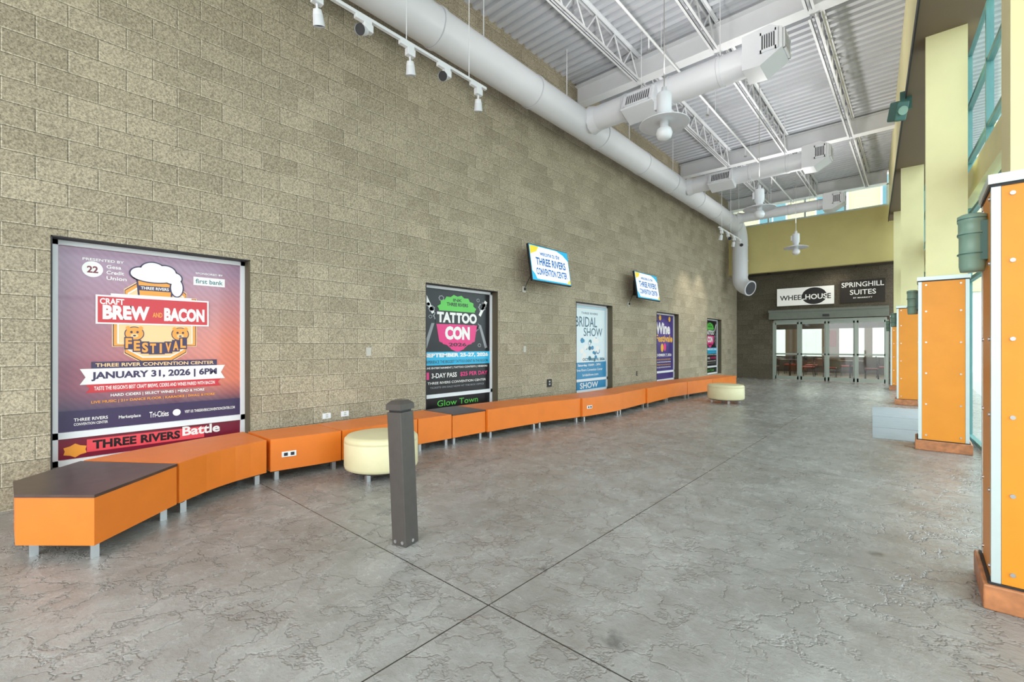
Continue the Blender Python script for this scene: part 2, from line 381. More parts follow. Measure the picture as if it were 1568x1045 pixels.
def branch(m,Y,x1,mids,z=PZ,r=.23,endbox=True,dz=-.16):
    m.cyl((PX,Y,z),(x1,Y,z),r,DUCT,n=28)
    m.cyl((PX+R-.03,Y,z),(PX+R+.12,Y,z),r+.04,DUCT,r1=r,n=28)
    x=PX+1.0
    while x<x1-.2:
        m.cyl((x,Y,z),(x+.05,Y,z),r+.01,DUCT,n=28); m.cyl((x-.01,Y,z),(x,Y,z),r+.004,SEAM,n=28); x+=.85
    for mx in mids:
        q=Matrix.Translation((mx,Y-r*.75,z+dz))@Euler((math.radians(-20),0,0)).to_matrix().to_4x4()
        m.box((-.31,-.2,-.17),(.31,.2,.17),DUCT,q,bev=.01)
        M2=q@Matrix.Translation((0,-.2,0))
        louvre(m,M2.translation,q.to_3x3()@Vector((1,0,0)),q.to_3x3()@Vector((0,0,1)),q.to_3x3()@Vector((0,-1,0)),.5,.25,12)
    if endbox:
        pol=[(x1-.1,-.25),(x1+.15,-.27),(x1+.45,-.1),(x1+.45,.2),(x1+.28,.3),(x1-.1,.27)]
        vs=[(p[0],Y-.25,z+p[1]) for p in pol]+[(p[0],Y+.25,z+p[1]) for p in pol]; k=len(pol)
        m.add(vs,[list(range(k)),list(range(k,2*k))[::-1]]+[[i,k+i,k+(i+1)%k,(i+1)%k] for i in range(k)],DUCT)
        louvre(m,(x1+.27,Y-.262,z+.05),(1,0,0),(0,0,1),(0,-1,0),.22,.26,7)
        louvre(m,(x1+.46,Y,z+.05),(0,1,0),(0,0,1),(1,0,0),.38,.24,8)
    for hx in (PX+1.3,x1-.5): up(hx,Y,z+r-.005,.008)
branch(m,7.95,-1.95,[-3.75])
branch(m,13.15,-2.0,[-3.95],r=.21,dz=-.1)
branch(m,18.0,-2.2,[],z=PZ+.1,r=.17)
m.build(); hg.build()

# ------------------------------------------------------------ pendants
GLOBE=mat('frosted_globe',(225,225,228),.3)
PEND=((-2.38,5.55,4.18),(-2.40,10.25,4.17),(-2.55,14.85,4.13))
for x,yy,z in PEND:
    m=MB('pendant_lamp')
    m.cyl((x,yy,z+.45),(x,yy,ZC+.01),.006,CHROME,n=6)
    m.lathe([(0,.46),(.03,.46),(.035,.4),(.085,.38),(.09,.36),(.09,.14),(.07,.12),(.06,.06)],(x,yy,z),DUCT,n=28)
    m.box((x-.12,yy-.03,z+.2),(x-.085,yy+.03,z+.34),DUCT)
    m.lathe([(0,.05),(.06,.06),(.16,.045),(.3,.0),(.305,-.008),(.3,-.012),(.16,.03),(.05,.04),(.05,-.04)],(x,yy,z),DUCT,n=40)
    m.lathe([(.05,-.04),(.085,-.07),(.1,-.12),(.085,-.175),(.05,-.2),(0,-.21)],(x,yy,z),GLOBE,n=28)
    m.build()
def track(y0,y1,nh,x=-4.6,z=5.03):
    m=MB('track_light')
    m.box((x-.02,y0,z),(x+.02,y1,z+.035),WHITE)
    for f in (.12,.5,.88):
        yy=y0+(y1-y0)*f; m.cyl((x,yy,z+.03),(x,yy,ZC+.01),.006,WHITE,n=6)
    for i in range(nh):
        yy=y0+(y1-y0)*(i+.35)/(nh-.3)
        m.box((x-.025,yy-.1,z-.045),(x+.025,yy+.1,z),WHITE,bev=.005)
        m.box((x-.035,yy-.0,z-.13),(x+.035,yy+.11,z-.045),WHITE,bev=.005)
        a=Vector((x,yy+.05,z-.13)); d=Vector((-.25+.12*(i%2),.25*(-1)**i,-.9)).normalized()
        if i%2: d=Vector((.5,-.75,-.45)).normalized()
        m.cyl(a,a+d*.06,.012,WHITE,n=8)
        m.cyl(a+d*.05,a+d*.1,.04,WHITE,r1=.05,n=18); m.cyl(a+d*.1,a+d*.2,.05,DUCT,r1=.06,n=18,caps=False); m.cyl(a+d*.18,a+d*.185,.055,BLK2,n=18)
    m.build()
track(1.9,4.6,5); track(14.8,17.2,4)

# ------------------------------------------------------------ end wall, band, doors
DX0,DX1=-4.33,-.80; DH=2.38
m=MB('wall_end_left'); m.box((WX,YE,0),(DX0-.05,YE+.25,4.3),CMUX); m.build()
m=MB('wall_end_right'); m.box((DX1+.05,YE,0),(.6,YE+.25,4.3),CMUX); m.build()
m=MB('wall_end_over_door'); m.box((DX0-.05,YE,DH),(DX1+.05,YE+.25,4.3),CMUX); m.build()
m=MB('wall_upper_band'); m.box((WX,19.65,4.22),(-.55,19.85,6.07),YEL2); m.box((WX,19.63,4.2),(-.55,19.87,4.25),YEL2); m.box((WX,19.62,6.05),(-.55,19.9,6.1),TRIM); m.build()
m=MB('soffit_ceiling'); m.box((WX,19.85,4.22),(.6,YE,4.32),DARKC)
for xx in (-4.4,-3.0,-1.6): m.cyl((xx,20.3,4.19),(xx,20.3,4.225),.07,BLK2,n=16)
m.build()
m=MB('window_clerestory')
for xx in (-5.6,-4.3,-3.1,-1.9,-.75): m.box((xx-.03,19.72,6.1),(xx+.03,19.8,6.8),TRIM)
m.box((WX,19.72,6.76),(-.6,19.8,6.82),TRIM)
m.box((WX,19.75,6.1),(-.6,19.757,6.8),GLASS)
m.build()
FR=mat('door_frame_grey',(150,160,150),.35,metal=.3)
m=MB('door_sliding')
Yd=YE+.05
m.box((DX0,Yd-.04,DH-.1),(DX1,Yd+.12,DH-.001),FR)
wd=(DX1-DX0)/4
for i in range(5):
    x=DX0+wd*i; q=.045 if i in(0,4) else .03
    m.box((x-q,Yd-.04 if i!=2 else Yd-.02,0),(x+q,Yd+.06,DH-.1),FR)
for i in range(4):
    x=DX0+wd*i; yo=Yd-.01 if i in(0,3) else Yd+.03
    for s_ in (.05,wd-.05): m.box((x+s_-.03,yo-.02,.02),(x+s_+.03,yo+.02,DH-.1),FR)
    m.box((x+.03,yo-.02,.02),(x+wd-.03,yo+.02,.16),FR); m.box((x+.03,yo-.02,1.0),(x+wd-.03,yo+.02,1.06),FR)
    m.box((x+.03,yo-.02,DH-.18),(x+wd-.03,yo+.02,DH-.1),FR)
    m.box((x+.05,yo-.004,.15),(x+wd-.05,yo+.004,DH-.17),GLASSD)
m.build()
m=MB('door_header'); m.box((DX0-.12,YE-.28,DH+.02),(DX1+.06,YE,DH+.34),SAGE); m.box((DX0-.14,YE-.3,DH+.30),(DX1+.06,YE,DH+.38),SAGE)
m.box((-2.65,YE-.34,DH+.08),(-2.45,YE-.28,DH+.16),BLACK); m.build()
SW=mat('sign_white',(228,228,222),.5,emit=.3); SBK=mat('sign_black',(28,26,26),.5); SG=mat('sign_grey_text',(40,40,40),.5)
f=Flat('restaurant_sign',endM(YE-.08),.004)
f.box((-4.2,2.93,-.07),(-2.32,3.62,-.002),SBK,f.M)
f.rect(-4.2,2.93,-2.32,3.62,SW,0)
f.text('WHEELHOUSE',-4.1,3.14,-2.42,3.34,SG,.8,.02)
f.ell(-2.95,3.27,.40,.32,SBK,1.4)
f.text('WHEELHOUSE',-4.1,3.14,-2.42,3.34,SW,2.2,.02,keep=lambda a,b:((a+2.95)/.385)**2+((b-3.27)/.31)**2<1)
f.build()
f=Flat('hotel_sign',endM(YE-.05),.004)
f.box((-2.15,2.93,-.045),(-.85,3.75,-.002),mat('sign_back_brown',(50,44,38),.7),f.M)
f.text('SPRINGHILL',-2.1,3.5,-.88,3.68,SW,1,.01); f.text('SUITES',-1.85,3.22,-1.1,3.4,SW,1,.01); f.text('BY MARRIOTT',-1.75,3.08,-1.2,3.13,SW,1,.01)
f.build()

# restaurant beyond
RW=mat('restaurant_wall',(146,126,106),.8,noise=.05); RB=mat('restaurant_dark_wall',(80,66,58),.8); RRD=mat('restaurant_red_panel',(150,50,40),.6)
YR=27.5
m=MB('wall_restaurant'); m.box((-7.2,YE+.25,0),(-7.05,YR,3.3),RW); m.box((1.2,YE+.25,0),(1.3,YR,3.3),RW)
m.box((-7.2,YR,0),(1.3,YR+.15,.8),RB); m.box((-7.2,YR,2.2),(1.3,YR+.15,3.3),RB)
for a,b_ in ((-7.2,-6.6),(-5.2,-4.6),(-3.6,-2.9),(-1.9,-1.6),(-.6,-.4),(.9,1.3)): m.box((a,YR,.8),(b_,YR+.15,2.2),RW)
m.box((-3.5,YR-.05,1.3),(-3.0,YR,2.1),RRD)
m.build()
m=MB('ceiling_restaurant'); m.box((-7.2,YE+.25,3.3),(1.3,YR+.2,3.4),RW); m.build()
m=MB('floor_restaurant'); m.box((-7.2,YE+.26,-.1),(1.3,YR,0),mat('rest_floor',(150,132,116),.35)); m.build()
REDP=mat('red_chair_seat',(170,44,36),.4); TBL=mat('table_top_wood',(90,52,36),.35)
def table(x,y):
    m=MB('dining_table'); m.box((x-.4,y-.4,.72),(x+.4,y+.4,.76),TBL,bev=.008); m.cyl((x,y,.04),(x,y,.72),.035,BLACK,n=12); m.cyl((x,y,0),(x,y,.04),.26,BLACK,r1=.1,n=20); m.build()
def chair(x,y,a):
    M=Matrix.Translation((x,y,0))@Matrix.Rotation(a,4,'Z')
    m=MB('dining_chair'); m.box((-.21,-.21,.43),(.21,.21,.48),REDP,M,bev=.015)
    for sx in(-1,1):
        m.cyl((sx*.19,-.19,0),(sx*.18,-.18,.43),.014,BLACK,n=8,M=M); m.cyl((sx*.19,.22,0),(sx*.18,.19,.43),.014,BLACK,n=8,M=M)
        m.cyl((sx*.18,.19,.43),(sx*.18,.25,.9),.014,BLACK,n=8,M=M)
    for z in (.6,.7,.8): m.box((-.18,.2+.06*(z-.43),z),(.18,.215+.08*(z-.43),z+.05),BLACK,M)
    m.build()
for (x,y) in ((-4.1,22.6),(-2.0,22.5),(-3.0,24.9),(-.4,24.6),(-5.2,25.0)):
    table(x,y); chair(x-.66,y,PI/2); chair(x+.66,y,-PI/2)

m=MB('exterior_building'); BX=mat('exterior_cream_stucco',(206,192,146),.8,noise=.03)
m.box((-26,34,4.2),(6,40,22),BX); m.box((-26,34.2,-.12),(6,40,4.2),mat('exterior_white_podium',(225,226,222),.8))
WG=mat('exterior_window_glass',(80,124,132),.12)
for i in range(9):
    for k in range(1,5):
        x=-24+3.2*i; z=2+3.6*k
        m.box((x,33.9,z),(x+1.7,34.0,z+2.1),TRIM); m.box((x+.1,33.86,z+.1),(x+.8,33.92,z+2.0),WG); m.box((x+.9,33.86,z+.1),(x+1.6,33.92,z+2.0),WG)
m.build()

# ------------------------------------------------------------ right side
tv=Vector((-.06,1,0)).normalized(); nv=Vector((tv.y,-tv.x,0))
RM=frameM((.48,0,0),nv,tv,(0,0,1))
CW=.48; CD=.48
def column(X0,yy):
    T=Matrix.Translation((X0,0,0))
    m=MB('clad_column')
    m.box((.03,yy+.03,.1),(CW-.03,yy+CD-.03,2.26),ORP,T)
    m.box((-.0,yy+.035,.13),(.03,yy+CD-.035,2.25),ORP,T); m.box((.035,yy,.13),(CW-.035,yy+.03,2.25),ORP,T)
    m.box((CW-.03,yy+.035,.13),(CW,yy+CD-.035,2.25),ORP,T); m.box((.035,yy+CD-.03,.13),(CW-.035,yy+CD,2.25),ORP,T)
    for x in (0,CW-.03):
        for y in (yy,yy+CD-.03): m.box((x-.003,y-.003,.13),(x+.033,y+.033,2.27),TRIM,T)
    m.box((-.035,yy-.035,0),(CW+.035,yy+CD+.035,.13),SKIRT,T,bev=.008)
    m.box((-.015,yy-.015,.13),(CW+.015,yy+CD+.015,.14),BLK2,T)
    m.box((-.015,yy-.015,2.25),(CW+.015,yy+CD+.015,2.30),TRIM,T); m.box((-.006,yy-.006,2.235),(CW+.006,yy+CD+.006,2.252),BLK2,T)
    for z in [.2+.41*i for i in range(5)]+[2.19]:
        for x in (.075,CW-.075): m.cyl((x,yy-.008,z),(x,yy+.005,z),.011,CHROME,n=10,M=T)
        for y in (yy+.075,yy+CD-.075): m.cyl((-.008,y,z),(.005,y,z),.011,CHROME,n=10,M=T)
    m.box((.07,yy+.03,2.30),(CW-.01,yy+CD-.1,5.5),YEL,T)
    m.build()
    m=MB('wall_sconce'); c=(-.060,yy+.22,1.82)
    m.box((-.03,yy+.17,1.88),(-.0,yy+.27,2.10),TEALD,T)
    m.lathe([(0,0),(.050,0),(.054,.02),(.056,.03),(.056,.09),(.06,.095),(.06,.105),(.056,.11),(.056,.2),(.062,.205),(.063,.22),(.059,.225),(.059,.28),(.063,.285),(.063,.32),(.045,.33),(0,.33)],c,SCON,n=28,M=T)
    for z_ in (.1,.212,.3): m.cyl((c[0],c[1],c[2]+z_-.003),(c[0],c[1],c[2]+z_+.003),.0635,TEALD,n=28,M=T)
    m.build()
for X0,yy in ((.58,-1.6),(.295,3.5),(.01,8.17),(-.36,13.9),(-.62,18.3)): column(X0,yy)
m=MB('wall_beam_right')
m.box((-.02,YB,5.5),(CW+.12,19.6,5.53),BROWN,RM); m.box((-.02,YB,5.53),(.08,19.6,ZC+.02),YEL,RM); m.box((-.035,YB,5.47),(-.02,19.6,5.62),BLK2,RM)
m.build()
GX=.66
m=MB('window_curtain_wall')
yy=YB+.05
while yy<19.7:
    m.box((GX-.03,yy-.025,0),(GX+.04,yy+.025,ZC),TEAL,RM); yy+=1.5
for z in (.05,2.35,3.3,4.1,4.9,5.7,6.4,7.12): m.box((GX-.02,YB,z-.025),(GX+.04,19.6,z+.025),TEAL,RM)
m.box((GX-.08,YB,3.42),(GX+.05,19.6,3.78),YEL,RM)
m.box((GX+.0,YB,0),(GX+.006,19.6,ZC),GLASS,RM)
m.build()
m=MB('door_entry')
FRL=mat('clear_anodised',(196,202,202),.35,metal=.3)
for a in (9.0,10.0):
    m.box((GX-.1,a,.01),(GX-.06,a+.08,2.3),FRL,RM); m.box((GX-.1,a+.88,.01),(GX-.06,a+.96,2.3),FRL,RM)
    m.box((GX-.1,a+.08,.01),(GX-.06,a+.88,.2),FRL,RM); m.box((GX-.1,a+.08,2.2),(GX-.06,a+.88,2.3),FRL,RM); m.box((GX-.1,a+.08,1.0),(GX-.06,a+.88,1.08),FRL,RM)
m.tube([(GX-.1,9.9,.95),(GX-.16,9.9,.97),(GX-.16,9.9,1.2),(GX-.1,9.9,1.22)],.012,CHROME,n=10,M=RM)
m.build()
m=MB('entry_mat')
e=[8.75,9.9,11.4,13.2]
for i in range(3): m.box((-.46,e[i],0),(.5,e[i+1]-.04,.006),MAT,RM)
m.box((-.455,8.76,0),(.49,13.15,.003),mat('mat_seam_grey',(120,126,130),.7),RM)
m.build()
m=MB('wall_speaker'); q=RM@Matrix.Translation((-.13,10.0,5.3))@Euler((math.radians(20),0,.5)).to_matrix().to_4x4()
m.box((-.09,-.12,-.15),(.09,.1,.15),TEALD,q,bev=.02); m.cyl((0,-.15,0),(0,-.12,0),.07,SCON,n=16,M=q); m.box((.05,10.0-.03,5.3),(-.1,10.03,5.6),TEALD,RM); m.build()

# ------------------------------------------------------------ benches
def legs(m,pts,h=.1):
    for x,y in pts:
        m.prism([(x-.022,y-.022),(x+.022,y-.022),(x+.022,y+.022),(x-.022,y+.022)],0,h+.01,CHROME)
def inset(poly,d):
    cx=sum(p[0] for p in poly)/len(poly); cy=sum(p[1] for p in poly)/len(poly)
    out=[]
    for p in poly:
        v=Vector((cx-p[0],cy-p[1])); L=v.length; out.append((p[0]+v.x/L*d,p[1]+v.y/L*d))
    return out
BZ0,BZ1=.10,.43
def bench(poly,corners,table=False,outlet=None):
    m=MB('modular_bench')
    if table:
        m.prism(poly,BZ0,BZ1-.02,ORV,bev=.012); m.prism([(p[0],p[1]) for p in inset(poly,-.006)],BZ1-.02,BZ1,WOODT,bev=.003)
    else:
        m.prism(poly,BZ0,BZ1,ORV,bev=.025,seg=4)
    m.prism(inset(poly,.04),BZ0-.012,BZ0+.01,BLK2)
    legs(m,inset(corners,.09))
    if outlet:
        (x,y),(tx,ty)=outlet; t_=Vector((tx,ty,0)).normalized(); n_=Vector((t_.y,-t_.x,0))
        M=frameM((x,y,.26),t_,(0,0,1),n_)
        m.box((-.07,-.028,-.02),(.07,.028,.008),VINYL,M,bev=.002)
        for s_ in(-1,1): m.box((s_*.032-.018,-.016,.008),(s_*.032+.018,.016,.010),BLK2,M)
    m.build()
P=[(-4.36,.06),(-3.97,.40),(-4.50,.95),(-5.20,.44),(-4.78,.06)]
bench(P,[P[0],P[1],P[2],P[3]],table=True)
fr=[(-4.515,.97),(-4.61,1.09),(-4.70,1.21),(-4.775,1.34),(-4.84,1.48),(-4.89,1.63),(-4.93,1.79)]; bk=[(-5.60,1.79),(-5.52,1.35),(-5.38,.85),(-5.215,.46)]
bench(fr+bk,[fr[0],fr[-1],bk[0],bk[-1]])
FP=[(1.8,-4.93),(2.5,-4.84),(3.5,-4.85),(4.16,-4.82),(4.8,-4.80),(5.92,-4.72),(6.82,-4.55),(8.18,-4.43),(9.6,-4.50),(10.9,-4.55),(12.2,-4.45),(13.45,-4.32),(15.3,-4.2),(16,-4.2)]
def fx(y):
    for i in range(len(FP)-1):
        if FP[i][0]<=y<=FP[i+1][0]:
            p0=FP[max(i-1,0)];p1=FP[i];p2=FP[i+1];p3=FP[min(i+2,len(FP)-1)]
            t_=(y-p1[0])/(p2[0]-p1[0]); h=p2[0]-p1[0]
            m1=(p2[1]-p0[1])/(p2[0]-p0[0]) ; m2=(p3[1]-p1[1])/(p3[0]-p1[0])
            return (2*t_**3-3*t_**2+1)*p1[1]+(t_**3-2*t_**2+t_)*h*m1+(-2*t_**3+3*t_**2)*p2[1]+(t_**3-t_**2)*h*m2
    return FP[-1][1]
BR=[1.82,2.55,3.60,4.16,4.80,5.92,6.95,8.18,9.5,10.75,11.9,13.4,15.2]
for i in range(len(BR)-1):
    a,b_=BR[i]+.008,BR[i+1]-.008; k=6
    F=[];B=[]
    for j in range(k+1):
        y=a+(b_-a)*j/k; x=fx(y); d=(fx(min(y+.05,15.9))-fx(max(y-.05,1.81)))/.1
        n_=Vector((1,-d)).normalized()
        off=.035 if i in (4,6,8) else 0
        F.append((x+off,y)); B.append((max(x-.64*n_.x,WX+.03),y))
    ol=None
    if i==0: ol=((fx(2.0),2.0),(fx(2.1)-fx(1.9),.2))
    if i==6: ol=((fx(7.15)+.035,7.15),(fx(7.25)-fx(7.05),.2))
    bench(F+B[::-1],[F[0],F[-1],B[-1],B[0]],table=(i==3),outlet=ol)

def ottoman(x,y,r):
    m=MB('round_ottoman'); h=.44
    m.lathe([(0,.09),(r-.03,.09),(r-.008,.10),(r,.13),(r,h-.075),(r-.006,h-.068),(r,h-.06),(r-.004,h-.03),(r-.03,h-.004),(r-.06,h),(0,h+.004)],(x,y,0),CREAM,n=64)
    m.cyl((x,y,.075),(x,y,.09),r-.05,BLK2,n=40)
    for a in (0.5,2.07,3.64,5.21):
        X=x+math.cos(a)*(r-.1); Y=y+math.sin(a)*(r-.1); m.prism([(X-.022,Y-.022),(X+.022,Y-.022),(X+.022,Y+.022),(X-.022,Y+.022)],0,.08,CHROME)
    m.build()
ottoman(-4.33,2.74,.385); ottoman(-3.46,11.65,.41)

# ------------------------------------------------------------ bollard
m=MB('bollard')
q=Matrix.Translation((-2.70,1.90,0))@Matrix.Rotation(math.radians(-2.3),4,Vector((.7466,.6652,0)).cross(Vector((0,0,1))).normalized()*-1)@Matrix.Rotation(math.radians(12),4,'Z')
h=.065
m.box((-h,-h,0),(h,h,.93),BOLL,q,bev=.006)
m.box((-h+.012,-h+.012,.93),(h-.012,h-.012,.945),BLACK,q)
bm=bmesh.new(); zs=[(h+.004,.945),(h+.004,.985),(h-.025,1.01)]; rings=[]
for r,z in zs: rings.append([bm.verts.new((sx*r,sy*r,z)) for sx,sy in((-1,-1),(1,-1),(1,1),(-1,1))])
for a,b_ in zip(rings,rings[1:]):
    for i in range(4): bm.faces.new((a[i],a[(i+1)%4],b_[(i+1)%4],b_[i]))
bm.faces.new(rings[0][::-1]); bm.faces.new(rings[-1])
m.bm(bm,BOLL,q)
for x in (-.03,.035): m.cyl((x,-h-.006,.03),(x,-h,.03),.012,CHROME,n=10,M=q)
m.cyl((h,.0,.03),(h+.006,.0,.03),.012,CHROME,n=10,M=q)
m.build()

# ------------------------------------------------------------ TVs
TVW=mat('tv_white',(245,248,250),.3,emit=.5); TVC=mat('tv_cyan',(40,170,215),.3,emit=.4); TVY=mat('tv_yellow',(250,205,60),.3,emit=.4); TVB=mat('tv_blue',(16,100,175),.3,emit=.2)
def tvset(Y0,Y1,z0=2.58,z1=3.30):
    W=Y1-Y0; H=z1-z0
    base=wallM(WX+.30,Y0)@Matrix.Translation((0,z1,0))@Matrix.Rotation(math.radians(-9),4,'X')
    f=Flat('wall_television',base,.0012)
    f.box((0,-H,-.05),(W,0,0),BLACK,base,bev=.006)
    f.rect(.012,-H+.02,W-.012,-.012,TVC,1)
    f.rect(.03,-H+.05,W-.03,-.03,TVW,2)
    f.poly([(.03,-.03),(.30,-.03),(.22,-.13),(.14,-.16),(.03,-.2)],TVY,3); f.poly([(W-.4,-.03),(W-.03,-.03),(W-.03,-.2),(W-.2,-.09)],TVC,3)
    f.poly([(.03,-H+.04),(.16,-H+.04),(.1,-H+.14),(.03,-H+.2)],TVC,3); f.poly([(W-.03,-H+.04),(W-.16,-H+.04),(W-.09,-H+.1),(W-.03,-H+.14)],TVY,3)
    f.text('welcome to the',.32,-.2,W-.32,-.10,TVB,4,.015)
    f.text('THREE RIVERS',.17,-.40,W-.14,-.245,TVB,4,.03); f.text('CONVENTION CENTER',.15,-.59,W-.12,-.45,TVB,4,.03)
    f.box((W/2-.15,-H/2-.1,-.09),(W/2+.15,-H/2+.1,-.05),BLACK,base)
    f.box((WX+.001,(Y0+Y1)/2-.12,z0+.15),(WX+.03,(Y0+Y1)/2+.12,z0+.55),BLACK)
    f.box((WX+.02,(Y0+Y1)/2-.03,z0+.3),(WX+.2,(Y0+Y1)/2+.03,z0+.4),BLACK)
    f.build()
    m=MB('wall_outlet'); y=(Y0+Y1)/2-.45
    m.box((WX,y,z0-.17),(WX+.03,y+.08,z0-.05),PLATE,bev=.004); m.box((WX+.03,y+.02,z0-.13),(WX+.05,y+.06,z0-.08),BLACK); m.tube([(WX+.04,y+.04,z0-.08),(WX+.06,y+.1,z0+.05),(WX+.1,y+.2,z0+.25)],.006,BLACK,n=6); m.build()
tvset(6.53,7.80); tvset(10.78,12.12)
def plate(y,z,mt=PLATE,wd=.075,h=.12):
    m=MB('wall_outlet'); m.box((WX,y,z),(WX+.012,y+wd,z+h),mt,bev=.003); m.box((WX+.012,y+wd*.35,z+h*.25),(WX+.016,y+wd*.65,z+h*.45),PLATE); m.box((WX+.012,y+wd*.35,z+h*.6),(WX+.016,y+wd*.65,z+h*.8),PLATE); m.build()
plate(3.37,1.24); plate(6.75,1.25); plate(2.75,.44,VINYL,.11,.07); plate(3.0,.44,VINYL,.11,.07); plate(7.5,.52,BLK2,.16,.16); plate(11.5,.55,BLK2)

# ------------------------------------------------------------ posters
def grad_mat(name,c_top,c_midL,c_midR,c_bot):
    m=bpy.data.materials.new(name); m.use_nodes=True; nt=m.node_tree; L=nt.links; b=nt.nodes['Principled BSDF']
    g=N(nt,'ShaderNodeNewGeometry'); sp=N(nt,'ShaderNodeSeparateXYZ'); L.new(g.outputs['Position'],sp.inputs[0])
    ty=N(nt,'ShaderNodeMapRange'); ty.inputs[1].default_value=.4; ty.inputs[2].default_value=1.8; L.new(sp.outputs[1],ty.inputs[0])
    mm=N(nt,'ShaderNodeMix',data_type='RGBA'); L.new(ty.outputs[0],mm.inputs[0]); mm.inputs[6].default_value=lin(c_midL); mm.inputs[7].default_value=lin(c_midR)
    tz=N(nt,'ShaderNodeMapRange'); tz.inputs[1].default_value=1.45; tz.inputs[2].default_value=2.2; L.new(sp.outputs[2],tz.inputs[0])
    m2=N(nt,'ShaderNodeMix',data_type='RGBA'); L.new(tz.outputs[0],m2.inputs[0]); L.new(mm.outputs[2],m2.inputs[6]); m2.inputs[7].default_value=lin(c_top)
    tb=N(nt,'ShaderNodeMapRange'); tb.inputs[1].default_value=.75; tb.inputs[2].default_value=1.0; L.new(sp.outputs[2],tb.inputs[0])
    m3=N(nt,'ShaderNodeMix',data_type='RGBA'); L.new(tb.outputs[0],m3.inputs[0]); m3.inputs[6].default_value=lin(c_bot); L.new(m2.outputs[2],m3.inputs[7])
    wv=N(nt,'ShaderNodeTexWave'); wv.inputs['Scale'].default_value=9; wv.inputs['Distortion'].default_value=3; wv.inputs['Detail'].default_value=1; wv.bands_direction='DIAGONAL'
    L.new(g.outputs['Position'],wv.inputs['Vector'])
    rm=N(nt,'ShaderNodeMapRange'); rm.inputs[3].default_value=.93; rm.inputs[4].default_value=1.05; L.new(wv.outputs['Fac'],rm.inputs[0])
    vm=N(nt,'ShaderNodeVectorMath',operation='SCALE'); L.new(m3.outputs[2],vm.inputs[0]); L.new(rm.outputs[0],vm.inputs['Scale'])
    L.new(vm.outputs[0],b.inputs['Base Color']); b.inputs['Roughness'].default_value=.2; b.inputs['Coat Weight'].default_value=.6; b.inputs['Coat Roughness'].default_value=.05; return m
def pm(n,c): return mat('ink_'+n,c,.3)
IW=pm('white',(244,240,238)); IR=pm('red',(205,48,58)); IO=pm('orange',(245,160,60)); IN=pm('navy',(58,42,82)); IP=pm('peach',(250,205,150)); IK=pm('black',(24,22,26))
IG=pm('green',(96,200,80)); IM=pm('magenta',(232,50,130)); IC=pm('cyan',(50,180,225)); ITL=pm('teal',(60,120,130)); IGY=pm('grey',(150,150,155)); IMR=pm('maroon',(120,24,50)); IPK=pm('pinkred',(236,80,90))
GX1=grad_mat('brew_poster_art',(158,122,148),(140,68,96),(224,128,104),(66,58,90))
PXX=WX-.16+.031-.028
f=Flat('event_poster',wallM(PXX,.29),.0012)
f.rect(.055,.59,1.555,2.315,GX1,0); f.rect(.055,.335,1.555,.53,IMR,0)
f.text('PRESENTED BY',.22,2.2,.52,2.225,IW,1); f.ell(.29,2.12,.075,.075,IW,1); f.text('22',.25,2.085,.33,2.15,IMR,2,.03)
for i,t_ in enumerate(('Gesa','Credit','Union')): f.text(t_,.39,2.14-.055*i,.5+.02*i,2.175-.055*i,IW,1)
f.text('SPONSORED BY',1.12,2.17,1.38,2.19,IW,1); f.rect(1.1,2.05,1.4,2.14,IW,1); f.text('first bank',1.12,2.07,1.38,2.12,ITL,2)
bc=.78
body=[(bc-.35,1.9),(bc-.26,1.9),(bc-.26,1.95),(bc-.14,2.05),(bc+.14,2.05),(bc+.26,1.95),(bc+.26,1.9),(bc+.35,1.9),(bc+.35,1.38),(bc+.26,1.38),(bc+.26,1.31),(bc+.13,1.22),(bc-.13,1.22),(bc-.26,1.31),(bc-.26,1.38),(bc-.35,1.38)]
def sc(k): return [(bc+(x-bc)*k,1.63+(y-1.63)*k) for x,y in body]
f.poly(body,IP,1); f.poly(sc(.98),IN,2); f.poly(sc(.96),IO,3); f.poly(sc(.89),IW,4); f.poly(sc(.86),IP,4.5)
f.poly([(bc-.15,1.86),(bc-.17,2.1),(bc+.14,2.1),(bc+.13,1.86)],IN,5); f.poly([(bc-.135,1.87),(bc-.155,2.09),(bc+.125,2.09),(bc+.115,1.87)],IO,6)
foam=((bc-.13,2.12,.08,.06),(bc-.03,2.16,.1,.08),(bc+.07,2.15,.09,.07),(bc+.13,2.1,.08,.06),(bc-.02,2.09,.17,.05),(bc+.17,2.0,.05,.09))
for a_,b2,r1,r2 in foam: f.ell(a_,b2,r1+.012,r2+.012,IN,7)
for k_,(a_,b2,r1,r2) in enumerate(foam): f.ell(a_,b2,r1,r2,IW,8+.1*k_)
f.rect(bc-.15,1.95,bc+.12,2.0,IN,9); f.text('THREE RIVERS',bc-.13,1.96,bc+.1,1.99,IW,10,.02)
f.poly([(bc-.47,1.6),(bc-.47,1.88),(bc-.36,1.88),(bc-.36,1.9),(bc+.3,1.9),(bc+.3,1.88),(bc+.46,1.88),(bc+.46,1.6)],IW,9)
f.rect(bc-.455,1.615,bc+.445,1.865,IR,10)
f.text('CRAFT',bc-.44,1.79,bc-.26,1.85,IW,11,.03)
f.text('BREW',bc-.42,1.645,bc-.06,1.785,IW,11,.055); f.text('AND',bc-.035,1.68,bc+.045,1.73,IO,11,.02); f.text('BACON',bc+.06,1.645,bc+.42,1.785,IW,11,.055)
for s_ in (-.18,.2):
    f.ell(bc+s_,1.51,.078,.072,IN,6); f.ell(bc+s_,1.51,.07,.064,IO,7)
    for q_ in (-.05,.05): f.ell(bc+s_+q_,1.565,.018,.02,IO,7.5)
    for q_ in (-.024,.024): f.ell(bc+s_+q_,1.525,.01,.012,IN,8)
    f.ell(bc+s_,1.49,.03,.02,IP,8); f.ell(bc+s_,1.49,.012,.008,IN,9)
ch='FESTIVAL'
